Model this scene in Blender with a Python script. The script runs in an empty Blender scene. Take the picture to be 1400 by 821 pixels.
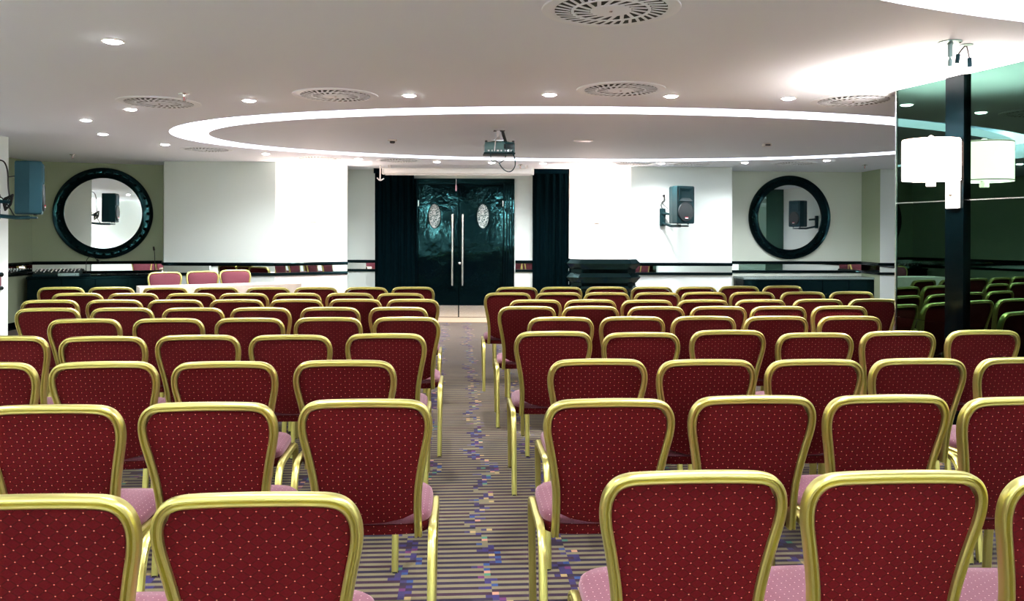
import bpy, bmesh, math, random
from mathutils import Vector, Matrix
from mathutils.geometry import tessellate_polygon
random.seed(4)
C = bpy.context.scene.collection
PI = math.pi
R = math.radians
CAM_H, CEIL = 1.45, 2.52
TILT = R(3.6)                                  # the room's axis against the camera's

# ------------------------------------------------------------------ materials
def mat(name, base=(.8, .8, .8), rough=.5, metal=0.0, spec=.5, emit=None, estr=0, sheen=0, sheen_tint=None,
        coat=0, ior=1.5, bump=None, trans=0):
    m = bpy.data.materials.new(name); m.use_nodes = True
    nt = m.node_tree; b = nt.nodes['Principled BSDF']
    b.inputs['Base Color'].default_value = (*base, 1)
    b.inputs['Roughness'].default_value = rough
    b.inputs['Metallic'].default_value = metal
    b.inputs['Specular IOR Level'].default_value = spec
    b.inputs['IOR'].default_value = ior
    b.inputs['Coat Weight'].default_value = coat
    b.inputs['Transmission Weight'].default_value = trans
    if sheen:
        b.inputs['Sheen Weight'].default_value = sheen
        b.inputs['Sheen Roughness'].default_value = .4 if rough < .9 else .22
        b.inputs['Sheen Tint'].default_value = (*(sheen_tint or (1, 1, 1)), 1)
    if emit:
        b.inputs['Emission Color'].default_value = (*emit, 1)
        b.inputs['Emission Strength'].default_value = estr
    if bump:                                    # (scale, strength, distance)
        t = nt.nodes.new('ShaderNodeTexNoise'); t.inputs['Scale'].default_value = bump[0]
        t.inputs['Detail'].default_value = 4
        co = nt.nodes.new('ShaderNodeTexCoord'); nt.links.new(co.outputs['Object'], t.inputs['Vector'])
        bp = nt.nodes.new('ShaderNodeBump'); bp.inputs['Strength'].default_value = bump[1]
        bp.inputs['Distance'].default_value = bump[2]
        nt.links.new(t.outputs['Fac'], bp.inputs['Height']); nt.links.new(bp.outputs['Normal'], b.inputs['Normal'])
    return m

class NG:
    """small helper for node arithmetic"""
    def __init__(s, m): s.nt = m.node_tree; s.b = s.nt.nodes['Principled BSDF']
    def put(s, sock, v):
        if isinstance(v, bpy.types.NodeSocket): s.nt.links.new(v, sock)
        else: sock.default_value = v
    def m(s, op, a, b=0.0, c=0.0):
        n = s.nt.nodes.new('ShaderNodeMath'); n.operation = op
        for i, v in enumerate((a, b, c)): s.put(n.inputs[i], v)
        return n.outputs[0]
    def mix(s, f, a, b):
        n = s.nt.nodes.new('ShaderNodeMix'); n.data_type = 'RGBA'
        s.put(n.inputs[0], f)
        for k, v in ((6, a), (7, b)):
            s.put(n.inputs[k], v if isinstance(v, bpy.types.NodeSocket) else (*v, 1))
        return n.outputs[2]
    def xyz(s, kind='Object'):
        t = s.nt.nodes.new('ShaderNodeTexCoord'); q = s.nt.nodes.new('ShaderNodeSeparateXYZ')
        s.nt.links.new(t.outputs[kind], q.inputs[0]); return q.outputs
    def comb(s, x, y, z=0.0):
        n = s.nt.nodes.new('ShaderNodeCombineXYZ')
        for i, v in enumerate((x, y, z)): s.put(n.inputs[i], v)
        return n.outputs[0]
    def white(s, vec):
        n = s.nt.nodes.new('ShaderNodeTexWhiteNoise'); n.noise_dimensions = '3D'; s.put(n.inputs['Vector'], vec)
        return n.outputs['Value']
    def noise(s, vec, scale, detail=2):
        n = s.nt.nodes.new('ShaderNodeTexNoise'); s.put(n.inputs['Vector'], vec)
        n.inputs['Scale'].default_value = scale; n.inputs['Detail'].default_value = detail
        return n.outputs['Fac']

def fabric(name, base, line, dot, axes, rough=.75, sheen=.35, tint=(1, .55, .6), spec=.3):
    m = mat(name, base, rough, sheen=sheen, sheen_tint=tint, spec=spec)
    g = NG(m); o = g.xyz()
    a = g.m('DIVIDE', o[axes[0]], .037); b = g.m('DIVIDE', o[axes[1]], .027)
    p = g.m('ADD', a, b); q = g.m('SUBTRACT', a, b)
    dp = g.m('PINGPONG', p, .5); dq = g.m('PINGPONG', q, .5)
    ln = g.m('MAXIMUM', g.m('LESS_THAN', dp, .07), g.m('LESS_THAN', dq, .07))
    r2 = g.m('ADD', g.m('MULTIPLY', dp, dp), g.m('MULTIPLY', dq, dq))
    dt = g.m('LESS_THAN', r2, .0045)
    w = g.noise(g.comb(o[0], o[1], o[2]), 260, 1)
    c0 = g.mix(w, tuple(x * .8 for x in base), tuple(x * 1.2 for x in base))
    c1 = g.mix(g.m('MULTIPLY', ln, .7), c0, line)
    c2 = g.mix(dt, c1, dot)
    g.nt.links.new(c2, g.b.inputs['Base Color'])
    return m

M = {}
M['burgundy'] = fabric('burgundy_fabric', (.042, .0012, .0021), (.023, .0026, .0017), (.34, .15, .10), (0, 2), sheen=.02, tint=(1, .25, .35), spec=.05)
M['lit_rose_front'] = fabric('lit_rose_fabric_front', (.145, .029, .046), (.12, .022, .036), (.35, .2, .19), (0, 2), tint=(1, .7, .75))  # light and sheen on the burgundy fabric put into a rose colour
M['lit_rose_seat'] = fabric('lit_rose_fabric_seat', (.098, .027, .043), (.078, .020, .032), (.5, .36, .34), (0, 1), tint=(1, .7, .8))  # seat fabric as lit from above, put into a rose colour
M['gold'] = mat('gold_aluminium', (.60, .555, .175), .31, .92)
M['black_cap'] = mat('black_rubber', (.01, .012, .012), .6)
M['wall'] = mat('wall_paint_white', (.65, .735, .70), .65, bump=(90, .05, .002))
M['wall_lit'] = mat('wall_lit_cream', (.82, .78, .745), .65, bump=(90, .05, .002))  # sconce light on the angled walls put into a lighter, warmer colour
M['niche'] = mat('wall_niche_shade_olive', (.36, .44, .29), .6, bump=(60, .06, .002))  # green cast of the shaded niches put into the wall colour
M['niche_pale'] = mat('wall_niche_shade_pale_olive', (.68, .76, .66), .6, bump=(60, .06, .002))  # paler version of the niche shade, put into the right niche's colour
M['ceiling'] = mat('ceiling_paint', (.82, .885, .97), .7, bump=(40, .04, .002))
M['black_gloss'] = mat('black_lacquer', (.0008, .0028, .0038), .10, spec=.2)
M['black_door'] = mat('black_lacquer_door', (.0005, .0022, .0030), .04, spec=.13, bump=(3.0, .45, .012))
M['mirror'] = mat('mirror', (.86, .90, .88), .015, 1)
M['black_plastic'] = mat('dark_teal_black_plastic', (.004, .024, .028), .45, spec=.18, bump=(180, .15, .002))
M['teal_plastic'] = mat('teal_grey_plastic', (.005, .040, .054), .5, spec=.2, bump=(180, .15, .002))
M['grille'] = mat('speaker_grille', (.012, .022, .024), .55, bump=(400, .6, .004))
M['chrome'] = mat('brushed_steel', (.78, .80, .78), .22, 1)
M['white_metal'] = mat('white_enamel', (.78, .77, .74), .4)
M['vent'] = mat('vent_enamel', (.84, .90, .96), .45)
M['dark_void'] = mat('dark_void_shade', (.008, .016, .014), .8)  # near-black colour stands in for the shade inside slots and gaps
M['cream_cloth'] = mat('cream_cloth', (.80, .69, .58), .75, sheen=.2, bump=(120, .1, .002))
M['red'] = mat('red_badge', (.6, .01, .03), .4)
M['white'] = mat('white_badge', (.85, .85, .85), .4)
M['cove'] = mat('cove_diffuser', (.9, .9, .92), .6, emit=(1.0, .96, 1.0), estr=4.0)
M['lamp'] = mat('lamp_glow', (1, 1, 1), .5, emit=(1.0, .97, .95), estr=45)
M['shade'] = mat('lamp_shade_glow', (.95, .93, .88), .7, emit=(1.0, .68, .56), estr=6)
M['trim_ring'] = mat('shade_trim', (.03, .03, .03), .5)
M['threshold'] = mat('threshold_wood', (.46, .33, .22), .35, bump=(30, .1, .002))
for k_ in ('black_gloss', 'black_door'): M[k_].node_tree.nodes['Principled BSDF'].inputs['Specular Tint'].default_value = (.25, .80, .85, 1)

def curtain_mat():
    m = mat('black_velvet', (.0007, .0033, .0044), 0.95, spec=0.0, bump=(200, .1, .002)); return m
M['curtain'] = curtain_mat()

def pearl_mat():
    m = mat('mottled_glass', (.5, .6, .58), .3); g = NG(m); o = g.xyz()
    v = g.comb(o[0], o[1], g.m('MULTIPLY', o[2], 1.6))
    n = g.noise(v, 11, 3)
    f = g.m('GREATER_THAN', g.m('PINGPONG', g.m('MULTIPLY', n, 7), .5), .27)
    g.nt.links.new(g.mix(f, (.07, .13, .125), (.60, .68, .66)), g.b.inputs['Base Color'])
    return m
M['pearl'] = pearl_mat()

def glass_dark():
    m = mat('dark_green_mirror_glass', (.060, .125, .098), .012, 1.0); return m
M['glass'] = glass_dark()

def carpet_mat():
    m = mat('striped_carpet', (.2, .18, .16), .95, spec=.1, sheen=.34, sheen_tint=(1, .88, .95)); g = NG(m); o = g.xyz()
    cs, sn = math.cos(TILT), math.sin(TILT)
    x = g.m('ADD', g.m('MULTIPLY', o[0], cs), g.m('MULTIPLY', o[1], sn))
    y = g.m('SUBTRACT', g.m('MULTIPLY', o[1], cs), g.m('MULTIPLY', o[0], sn))
    iy = g.m('FLOOR', g.m('DIVIDE', y, .0265))
    cell = .027
    blk = g.m('FLOOR', g.m('DIVIDE', iy, 2))
    j1 = g.m('MULTIPLY', g.m('ROUND', g.m('MULTIPLY', g.noise(g.comb(blk, 0.0), .11, 1), 14)), cell)
    j2 = g.m('MULTIPLY', g.m('ROUND', g.m('MULTIPLY', g.white(g.comb(iy, 7.0)), 3)), cell)
    P = .351
    s = g.m('DIVIDE', g.m('ADD', g.m('ADD', x, j1), j2), P)
    k = g.m('FLOOR', s); fr = g.m('MULTIPLY', g.m('FRACT', s), P)
    par = g.m('FLOORED_MODULO', g.m('ADD', iy, k), 2.0)
    light = g.mix(g.noise(g.comb(x, y), 9, 2), (.135, .115, .062), (.175, .152, .090))
    dark = g.mix(g.white(g.comb(k, blk, 3.0)), (.014, .010, .026), (.032, .011, .024))
    col = g.mix(par, light, dark)
    rnd = g.white(g.comb(k, iy, 1.0))
    inb = g.m('LESS_THAN', fr, cell)
    inb2 = g.m('MULTIPLY', g.m('GREATER_THAN', fr, P - cell), g.m('GREATER_THAN', rnd, .35))
    ramp = g.nt.nodes.new('ShaderNodeValToRGB'); cr = ramp.color_ramp; cr.interpolation = 'CONSTANT'
    cols = [(0, (.028, .02, .10)), (.34, (.02, .05, .16)), (.52, (.10, .02, .09)), (.64, (.33, .24, .10)), (.82, (.40, .20, .13)), (.92, (.05, .17, .11))]
    while len(cr.elements) < len(cols): cr.elements.new(.5)
    for e, (p_, c_) in zip(cr.elements, cols): e.position = p_; e.color = (*c_, 1)
    g.nt.links.new(rnd, ramp.inputs[0])
    col = g.mix(g.m('MULTIPLY', inb, g.m('GREATER_THAN', g.white(g.comb(k, iy, 9.0)), .30)), col, ramp.outputs[0])
    col = g.mix(inb2, col, (.03, .022, .08))
    f = g.noise(g.comb(x, y), 420, 1)
    col = g.mix(g.m('MULTIPLY', f, .35), col, (.05, .045, .05))
    g.nt.links.new(col, g.b.inputs['Base Color'])
    return m
M['carpet'] = carpet_mat()

# ------------------------------------------------------------------ mesh helpers
def obj(name, bm, material, parent=None, smooth=False, loc=None, rz=None):
    me = bpy.data.meshes.new(name)
    bmesh.ops.recalc_face_normals(bm, faces=bm.faces)
    bm.to_mesh(me); bm.free()
    me.materials.append(material)
    if smooth:
        for p in me.polygons: p.use_smooth = True
        try: me.set_sharp_from_angle(angle=R(38))
        except Exception: pass
    o = bpy.data.objects.new(name, me); C.objects.link(o)
    if parent: o.parent = parent
    if loc: o.location = loc
    if rz is not None: o.rotation_euler = (0, 0, rz)
    return o

def thing(name, label, cat, loc=(0, 0, 0), rz=0, group=None):
    o = bpy.data.objects.new(name, None); C.objects.link(o); o.empty_display_size = .1
    o.location = loc; o.rotation_euler = (0, 0, rz); o['label'] = label; o['category'] = cat
    if group: o['group'] = group
    return o

def tag(o, label, cat, group=None):
    o['label'] = label; o['category'] = cat
    if group: o['group'] = group
    return o

def structure(o):
    o['kind'] = 'structure'; return o

def dup(root, loc, rz, label, group=None, deep=True):
    r = root.copy(); C.objects.link(r); r.location = loc; r.rotation_euler = (0, 0, rz)
    r['label'] = label
    if group: r['group'] = group
    for ch in list(root.children):
        c = ch.copy(); C.objects.link(c); c.parent = r
        if deep:
            for gch in ch.children:
                d = gch.copy(); C.objects.link(d); d.parent = c
    return r

def box(bm, x0, x1, y0, y1, z0, z1, bev=0, seg=2, mtx=None):
    v = [bm.verts.new(p) for p in ((x0, y0, z0), (x1, y0, z0), (x1, y1, z0), (x0, y1, z0), (x0, y0, z1), (x1, y0, z1), (x1, y1, z1), (x0, y1, z1))]
    f = [bm.faces.new([v[i] for i in q]) for q in ((0, 3, 2, 1), (4, 5, 6, 7), (0, 1, 5, 4), (1, 2, 6, 5), (2, 3, 7, 6), (3, 0, 4, 7))]
    if bev:
        es = set(e for ff in f for e in ff.edges)
        r = bmesh.ops.bevel(bm, geom=list(es), offset=bev, segments=seg, affect='EDGES', profile=.5)
        v = list(set([x for ff in r['faces'] for x in ff.verts] + [x for x in v if x.is_valid]))
    if mtx: bmesh.ops.transform(bm, matrix=mtx, verts=[x for x in v if x.is_valid])
    return bm

def nbm(): return bmesh.new()
def bx(*a, **k): return box(nbm(), *a, **k)

def prism(bm, pts, z0, z1):
    lo = [bm.verts.new((x, y, z0)) for x, y in pts]; hi = [bm.verts.new((x, y, z1)) for x, y in pts]
    n = len(pts)
    bm.faces.new(lo[::-1]); bm.faces.new(hi)
    for i in range(n): bm.faces.new((lo[i], lo[(i + 1) % n], hi[(i + 1) % n], hi[i]))
    return bm

def loft(bm, rings, closed_ring=True, cap=True):
    vs = [[bm.verts.new(p) for p in r] for r in rings]
    n = len(rings[0])
    for a, b in zip(vs, vs[1:]):
        for i in range(n if closed_ring else n - 1):
            j = (i + 1) % n
            bm.faces.new((a[i], a[j], b[j], b[i]))
    if cap:
        bm.faces.new(vs[0][::-1]); bm.faces.new(vs[-1])
    return bm

def lathe(bm, prof, n=32, mtx=None, sx=1, sy=1, cap=True):
    """prof = [(radius, z)]"""
    rings = []
    for r, z in prof:
        ring = [Vector((r * sx * math.cos(2 * PI * i / n), r * sy * math.sin(2 * PI * i / n), z)) for i in range(n)]
        rings.append([mtx @ p for p in ring] if mtx else ring)
    return loft(bm, rings, cap=cap)

def catmull(pts, n=6, closed=False):
    pts = [Vector(p) for p in pts]; out = []
    L = len(pts)
    for i in range(L - 1):
        p0 = pts[max(i - 1, 0)]; p1 = pts[i]; p2 = pts[i + 1]; p3 = pts[min(i + 2, L - 1)]
        for k in range(n):
            t = k / n
            out.append(.5 * ((2 * p1) + (-p0 + p2) * t + (2 * p0 - 5 * p1 + 4 * p2 - p3) * t * t + (-p0 + 3 * p1 - 3 * p2 + p3) * t ** 3))
    out.append(pts[-1]); return out

def tube(bm, pts, r, n=8, r1=None):
    """round tube along 3D points"""
    pts = [Vector(p) for p in pts]; rings = []
    up = None
    for i, p in enumerate(pts):
        t = (pts[min(i + 1, len(pts) - 1)] - pts[max(i - 1, 0)]).normalized()
        if up is None:
            up = Vector((0, 0, 1)) if abs(t.z) < .9 else Vector((0, 1, 0))
        s = t.cross(up).normalized(); up = s.cross(t).normalized()
        rr = r if r1 is None else r + (r1 - r) * i / (len(pts) - 1)
        rings.append([p + s * rr * math.cos(2 * PI * k / n) + up * rr * math.sin(2 * PI * k / n) for k in range(n)])
    return loft(bm, rings)

def sweep(bm, pts, normals, sides, prof):
    """sweep a profile [(a,b)] with a along `normals` and b along `sides`"""
    rings = [[p + nn * a + ss * b for a, b in prof] for p, nn, ss in zip(pts, normals, sides)]
    return loft(bm, rings)

# ------------------------------------------------------------------ the shell
WH = CEIL + .02
def wall(name, a, b, material, t=.12, side=1, z0=0, z1=WH):
    """vertical slab from plan point a to b; `side` says on which hand its thickness lies"""
    d = (Vector(b) - Vector(a)).normalized(); n = Vector((-d.y, d.x)) * side * t
    p = [a, b, (b[0] + n.x, b[1] + n.y), (a[0] + n.x, a[1] + n.y)]
    return structure(obj(name, prism(nbm(), p, z0, z1), material))

def rail(name, a, b, off=.0):
    """two black rails with a strip of mirror between, on the face of the wall a-b (face on the right-hand side of a->b)"""
    A = Vector(a); B = Vector(b); d = (B - A).normalized(); n = Vector((d.y, -d.x))
    def slab(t0, t1, z0, z1):
        p = [A + n * t0, B + n * t0, B + n * t1, A + n * t1]
        return prism(nbm(), [(v.x, v.y) for v in p], z0, z1)
    def moulding(z0, z1):
        bm = nbm(); zc = (z0 + z1) / 2; h = (z1 - z0) / 2; rings = []
        prof = [(.0, -h), (.018, -h), (.030, -h * .5), (.034, 0), (.030, h * .5), (.018, h), (0, h)]
        for P in (A, B): rings.append([(P.x + n.x * q, P.y + n.y * q, zc + z) for q, z in prof])
        return loft(bm, rings)
    t = structure(obj(name, moulding(.935, .985), M['black_gloss']))
    obj('lower_rail', moulding(.785, .830), M['black_gloss'], t)
    obj('mirror_strip', slab(.001, .006, .832, .933), M['mirror'], t)
    return t

pA = (-5.12, -3.4); pB = (-5.75, 9.3); pC = (-7.15, 9.4); pD = (-7.36, 12.68); pE = (-5.62, 13.32); pF = (-5.29, 12.56)
pG = (-3.60, 12.56); pH = (-2.63, 13.20); pI = (-2.80, 14.06); pJ = (.95, 14.06); pK = (.95, 13.74); pL = (1.90, 13.2)
pM = (3.53, 13.26); pN = (3.74, 14.1); pO = (6.03, 14.26); pP = (6.03, 13.54); pQ = (7.6, 13.50)
pR = (7.15, 6.6); pS = (10.2, 6.6); pT = (10.2, -3.4)
structure(obj('floor', prism(nbm(), [(-8, -3.6), (10.5, -3.6), (10.5, 14.9), (-8, 14.9)], -.1, 0), M['carpet']))
wall('wall_left', pA, pB, M['wall'], side=1)
wall('wall_left_step', pB, pC, M['wall'], side=-1)
wall('wall_left_niche_side', pC, pD, M['niche'], side=1)
wall('wall_left_niche', pD, pE, M['niche'], side=1)
wall('wall_left_niche_return', pE, pF, M['wall'], side=1)
wall('wall_back_left', pF, pG, M['wall'], side=1)
wall('wall_back_left_angled', pG, pH, M['wall_lit'], side=1)
wall('wall_recess_left', pH, pI, M['wall'], side=1)
wall('wall_recess_right', pJ, pK, M['wall'], side=1)
wall('wall_back_right_angled', pK, pL, M['wall_lit'], side=1)
wall('wall_back_right', pL, pM, M['wall'], side=1)
wall('wall_right_niche_return', pM, pN, M['wall'], side=1)
wall('wall_right_niche', pN, pO, M['niche_pale'], side=1)
wall('wall_right_niche_side', pO, pP, M['niche'], side=1)
wall('wall_back_far_right', pP, pQ, M['wall'], side=1)
wall('wall_right', pQ, pR, M['wall'], side=1)
wall('wall_right_step', pR, pS, M['wall'], side=1)
wall('wall_far_right', pS, pT, M['wall'], side=1)
wall('wall_front', pT, pA, M['wall'], side=1)

# door wall: pieces round the opening of the double door
DX0, DX1, DTOP = -1.68, .04, 2.37
structure(obj('wall_door_left', bx(pI[0], DX0, 14.06, 14.2, 0, WH), M['wall']))
structure(obj('wall_door_right', bx(DX1, pJ[0], 14.06, 14.2, 0, WH), M['wall']))
structure(obj('wall_door_top', bx(DX0, DX1, 14.06, 14.2, DTOP, WH), M['wall']))
rail('trim_1', pC, pD); rail('trim_2', pD, pE); rail('trim_3', pF, pG); rail('trim_4', pG, pH)
rail('trim_5', (pI[0], 14.06), (DX0 - .09, 14.06)); rail('trim_6', (DX1 + .02, 14.06), (pJ[0], 14.06))
rail('trim_7', pK, pL); rail('trim_8', pL, pM); rail('trim_9', pN, pO); rail('trim_10', pO, pP); rail('trim_11', pP, pQ)
rail('trim_12', pA, pB); rail('trim_13', pB, pC)
rail('trim_14', pE, pF); rail('trim_15', pQ, pR)

# baseboards
def baseboard(name, a, b):
    A = Vector(a); B = Vector(b); d = (B - A).normalized(); n = Vector((d.y, -d.x)) * .015
    structure(obj(name, prism(nbm(), [a, b, (b[0] + n.x, b[1] + n.y), (a[0] + n.x, a[1] + n.y)], 0, .11), M['black_gloss']))
for nm, a, b in (('left', pA, pB), ('niche_left', pC, pD), ('back_left', pF, pG), ('angled_left', pG, pH), ('angled_right', pK, pL),
                 ('back_right', pL, pM), ('niche_right', pN, pO), ('back_far_right', pP, pQ)):
    baseboard('baseboard_' + nm, a, b)

# ceiling with two oval openings
def ellipse(cx, cy, a, b, t, n=96):
    c, s = math.cos(t), math.sin(t); out = []
    for i in range(n):
        u, v = a * math.cos(2 * PI * i / n), b * math.sin(2 * PI * i / n)
        out.append((cx + u * c - v * s, cy + u * s + v * c))
    return out
OV = [(.9, 9.65, 4.7, 2.65, R(4)), (4.85, 1.95, 4.8, 2.62, R(3.6))]
def holed(outer, holes, z0, z1):
    """flat slab with holes"""
    bm = nbm()
    loops = [[Vector((x, y, 0)) for x, y in outer]] + [[Vector((x, y, 0)) for x, y in h] for h in holes]
    flat = [p for l in loops for p in l]
    tri = tessellate_polygon(loops)
    for z in (z0, z1):
        vs = [bm.verts.new((p.x, p.y, z)) for p in flat]
        for t in tri:
            try: bm.faces.new([vs[i] for i in t])
            except ValueError: pass
        if z == z0: low = vs
    k = 0
    for l in loops:
        n = len(l)
        for i in range(n):
            a, b = k + i, k + (i + 1) % n
            bm.faces.new((low[a], low[b], vs[b], vs[a]))
        k += n
    return bm
structure(obj('ceiling', holed([(-8, -3.6), (10.5, -3.6), (10.5, 14.9), (-8, 14.9)], [ellipse(*o) for o in OV], CEIL, CEIL + .10), M['ceiling']))
SLOT = .40
lab = ['long oval ring of white cove light around the projector ceiling panel', 'large oval ring of cove light at the near end of the ceiling']
for i, (cx, cy, a, b, t) in enumerate(OV):
    structure(obj('ceiling_panel', prism(nbm(), ellipse(cx, cy, a - SLOT, b - SLOT, t), CEIL, CEIL + .08), M['ceiling']))
    th = thing('cove_light', lab[i], 'cove light', (cx, cy, CEIL + .10), t, 'oval cove lights')
    o1 = ellipse(0, 0, a + .02, b + .02, 0); i1 = ellipse(0, 0, a - SLOT - .12, b - SLOT - .12, 0)
    obj('diffuser', holed(o1, [i1], .10, .12), M['cove'], th)
    # upstand that closes the slot from outside
    o2 = ellipse(0, 0, a + .04, b + .04, 0); i2 = ellipse(0, 0, a + .02, b + .02, 0)
    obj('upstand', holed(o2, [i2], 0, .12), M['ceiling'], th)
structure(obj('ceiling_slab', bx(-8, 10.5, -3.6, 14.9, CEIL + .30, CEIL + .36), M['ceiling']))

# ------------------------------------------------------------------ doors
def oval_bm(rx, rz, y0, y1, n=40):
    bm = nbm()
    rings = []
    for y, k in ((y0, .96), (y0 + .003, 1), (y1, 1)):
        rings.append([(rx * k * math.cos(2 * PI * i / n), y, rz * k * math.sin(2 * PI * i / n)) for i in range(n)])
    return loft(bm, rings)
def door(name, x0, x1, hx, ox):
    d = structure(obj(name, bx(x0 + .004, x1 - .004, 14.08, 14.13, .012, DTOP - .10, bev=.004), M['black_door']))
    w = obj('oval_window', oval_bm(.100, .205, 0, .02), M['pearl'], d, loc=(ox, 14.066, 1.735)); 
    obj('window_rim', loft_ring(.100, .205, .012, .014), M['black_gloss'], w)
    h = obj('door_handle', tube(nbm(), [(hx, 14.01, .555), (hx, 14.01, 1.765)], .019, 14), M['chrome'], d, True)
    for z in (.66, 1.66): obj('handle_mount', tube(nbm(), [(hx, 14.01, z), (hx, 14.08, z)], .011, 10), M['chrome'], h, True)
    obj('kick_plate', bx(x0 + .01, x1 - .01, 14.072, 14.081, .02, .215), M['chrome'], d)
    obj('hinge', bx(x0 + .0 if ox < -.9 else x1 - .012, (x0 + .012) if ox < -.9 else x1, 14.07, 14.085, 1.9, 2.0), M['chrome'], d)
    return d
def loft_ring(rx, rz, t, dpt, n=40):
    bm = nbm(); vs = []
    for i in range(n):
        c, s = math.cos(2 * PI * i / n), math.sin(2 * PI * i / n)
        vs.append([bm.verts.new((rx * c, -dpt, rz * s)), bm.verts.new(((rx + t) * c, -dpt * .6, (rz + t) * s)), bm.verts.new(((rx + t) * c, .01, (rz + t) * s)), bm.verts.new((rx * c, .01, rz * s))])
    for i in range(n):
        a, b = vs[i], vs[(i + 1) % n]
        for k in range(4): bm.faces.new((a[k], a[(k + 1) % 4], b[(k + 1) % 4], b[k]))
    return bm
d1 = door('door_1', -1.60, -.905, -1.01, -1.318)
d2 = door('door_2', -.905, -.15, -.835, -.495)
obj('lock', lathe(nbm(), [(.022, 0), (.022, .01), (.012, .014)], 20, Matrix.Translation((-.885, 14.08, .93)) @ Matrix.Rotation(PI / 2, 4, 'X')), M['chrome'], d2, True)
t = structure(obj('trim_16', bx(DX0, DX0 + .08, 14.02, 14.16, 0, DTOP, bev=.006), M['black_gloss']))
t = structure(obj('trim_17', bx(-.145, DX1, 14.02, 14.16, 0, DTOP, bev=.006), M['black_door']))
for k, x in enumerate((-.135, -.09, -.045, 0.0)):
    obj('fluting', tube(nbm(), [(x, 14.02, .02), (x, 14.02, DTOP - .13)], .012, 10), M['black_gloss'], t, True)
structure(obj('trim_18', bx(DX0 + .08, -.145, 14.02, 14.16, DTOP - .10, DTOP, bev=.006), M['black_gloss']))
structure(obj('dark_panel_behind_doors', bx(DX0 - .05, DX1 + .05, 14.21, 14.25, 0, DTOP + .05), M['dark_void']))  # dark panel added to stop light showing between the door leaves
structure(obj('trim_19', bx(-1.9, .3, 13.35, 14.06, 0, .012, bev=.003), M['threshold']))

# ------------------------------------------------------------------ curtains
def curtain(name, x0, x1, label, y=13.80, zt=2.44, flare=.03, side=0):
    th = thing(name, label, 'curtain', ((x0 + x1) / 2, y, 0), 0, 'black curtains beside the double doors')
    w = x1 - x0; bm = nbm(); cols = 90; rows = 14; grid = []
    for j in range(rows + 1):
        z = .02 + (zt - .02) * j / rows; r = []
        for i in range(cols + 1):
            u = i / cols; k = 1 + flare * (1 - j / rows)
            x = -w / 2 * k + w * k * u
            ph = u * 2 * PI * w / .12 + .9 * math.sin(u * 7.3 + 1)
            dy = .026 * math.sin(ph + .25 * math.sin(z * 2.3)) + .012 * math.sin(ph * .37 + 1.1 + z * .4)
            r.append((x + .008 * math.sin(ph * 2 + z), dy, z))
        grid.append(r)
    vf = [[bm.verts.new(p) for p in r] for r in grid]; vb = [[bm.verts.new((p[0], p[1] + .006, p[2])) for p in r] for r in grid]
    for j in range(rows):
        for i in range(cols):
            bm.faces.new((vf[j][i], vf[j][i + 1], vf[j + 1][i + 1], vf[j + 1][i]))
            bm.faces.new((vb[j][i], vb[j + 1][i], vb[j + 1][i + 1], vb[j][i + 1]))
    for j in range(rows):
        for i, s in ((0, 1), (cols, -1)): bm.faces.new((vf[j][i], vf[j + 1][i], vb[j + 1][i], vb[j][i]))
    for i in range(cols):
        bm.faces.new((vf[0][i], vb[0][i], vb[0][i + 1], vf[0][i + 1])); bm.faces.new((vf[rows][i], vf[rows][i + 1], vb[rows][i + 1], vb[rows][i]))
    obj('curtain_fabric', bm, M['curtain'], th, True)
    obj('curtain_track', bx(-w / 2 - .02, w / 2 + .02, -.03, .05, zt, CEIL), M['curtain'], th)
curtain('curtain', -2.29, -1.64, 'black velvet curtain hanging left of the double doors, under the screen case')
curtain('curtain', .345, .935, 'black velvet curtain hanging between the double doors and the stepped plinth')

# ------------------------------------------------------------------ retractable screen case
sc = thing('projection_screen', 'long white retractable screen case fixed to ceiling above the double doors', 'projection screen', (-.86, 13.15, 2.38))
L = 1.19
obj('case', bx(-L, L, -.055, .055, 0, .095, bev=.018, seg=3), M['white_metal'], sc, True)
obj('bottom_bar', bx(-L + .03, L - .03, -.018, .018, -.018, .003, bev=.004), M['white_metal'], sc)
for s in (-1, 1):
    obj('end_cap', bx(s * L - .015, s * L + .015, -.062, .062, -.006, .105, bev=.008), M['white_metal'], sc)
    obj('ceiling_bracket', bx(s * (L - .1) - .02, s * (L - .1) + .02, -.03, .03, .09, .14), M['white_metal'], sc)
hk = nbm(); tube(hk, catmull([(-L - .05, 0, .14), (-L - .05, 0, -.02), (-L - .05, 0, -.10), (-L + .01, 0, -.07)], 5), .010, 8)
obj('hook', hk, M['white_metal'], sc, True)
obj('hook_prong', tube(nbm(), catmull([(-L - .05, 0, -.03), (-L - .055, 0, -.10), (-L - .10, 0, -.06)], 5), .009, 8), M['white_metal'], sc, True)
cd = obj('pull_cord', tube(nbm(), [(-.03, -.03, 0), (-.03, -.03, -.17)], .003, 6), M['white_metal'], sc)
obj('cord_tassel', lathe(nbm(), [(.004, -.17), (.010, -.18), (.013, -.24), (.006, -.27)], 10, Matrix.Translation((-.03, -.03, 0))), mat('pink_cord', (.4, .2, .22), .6), cd, True)

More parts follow.
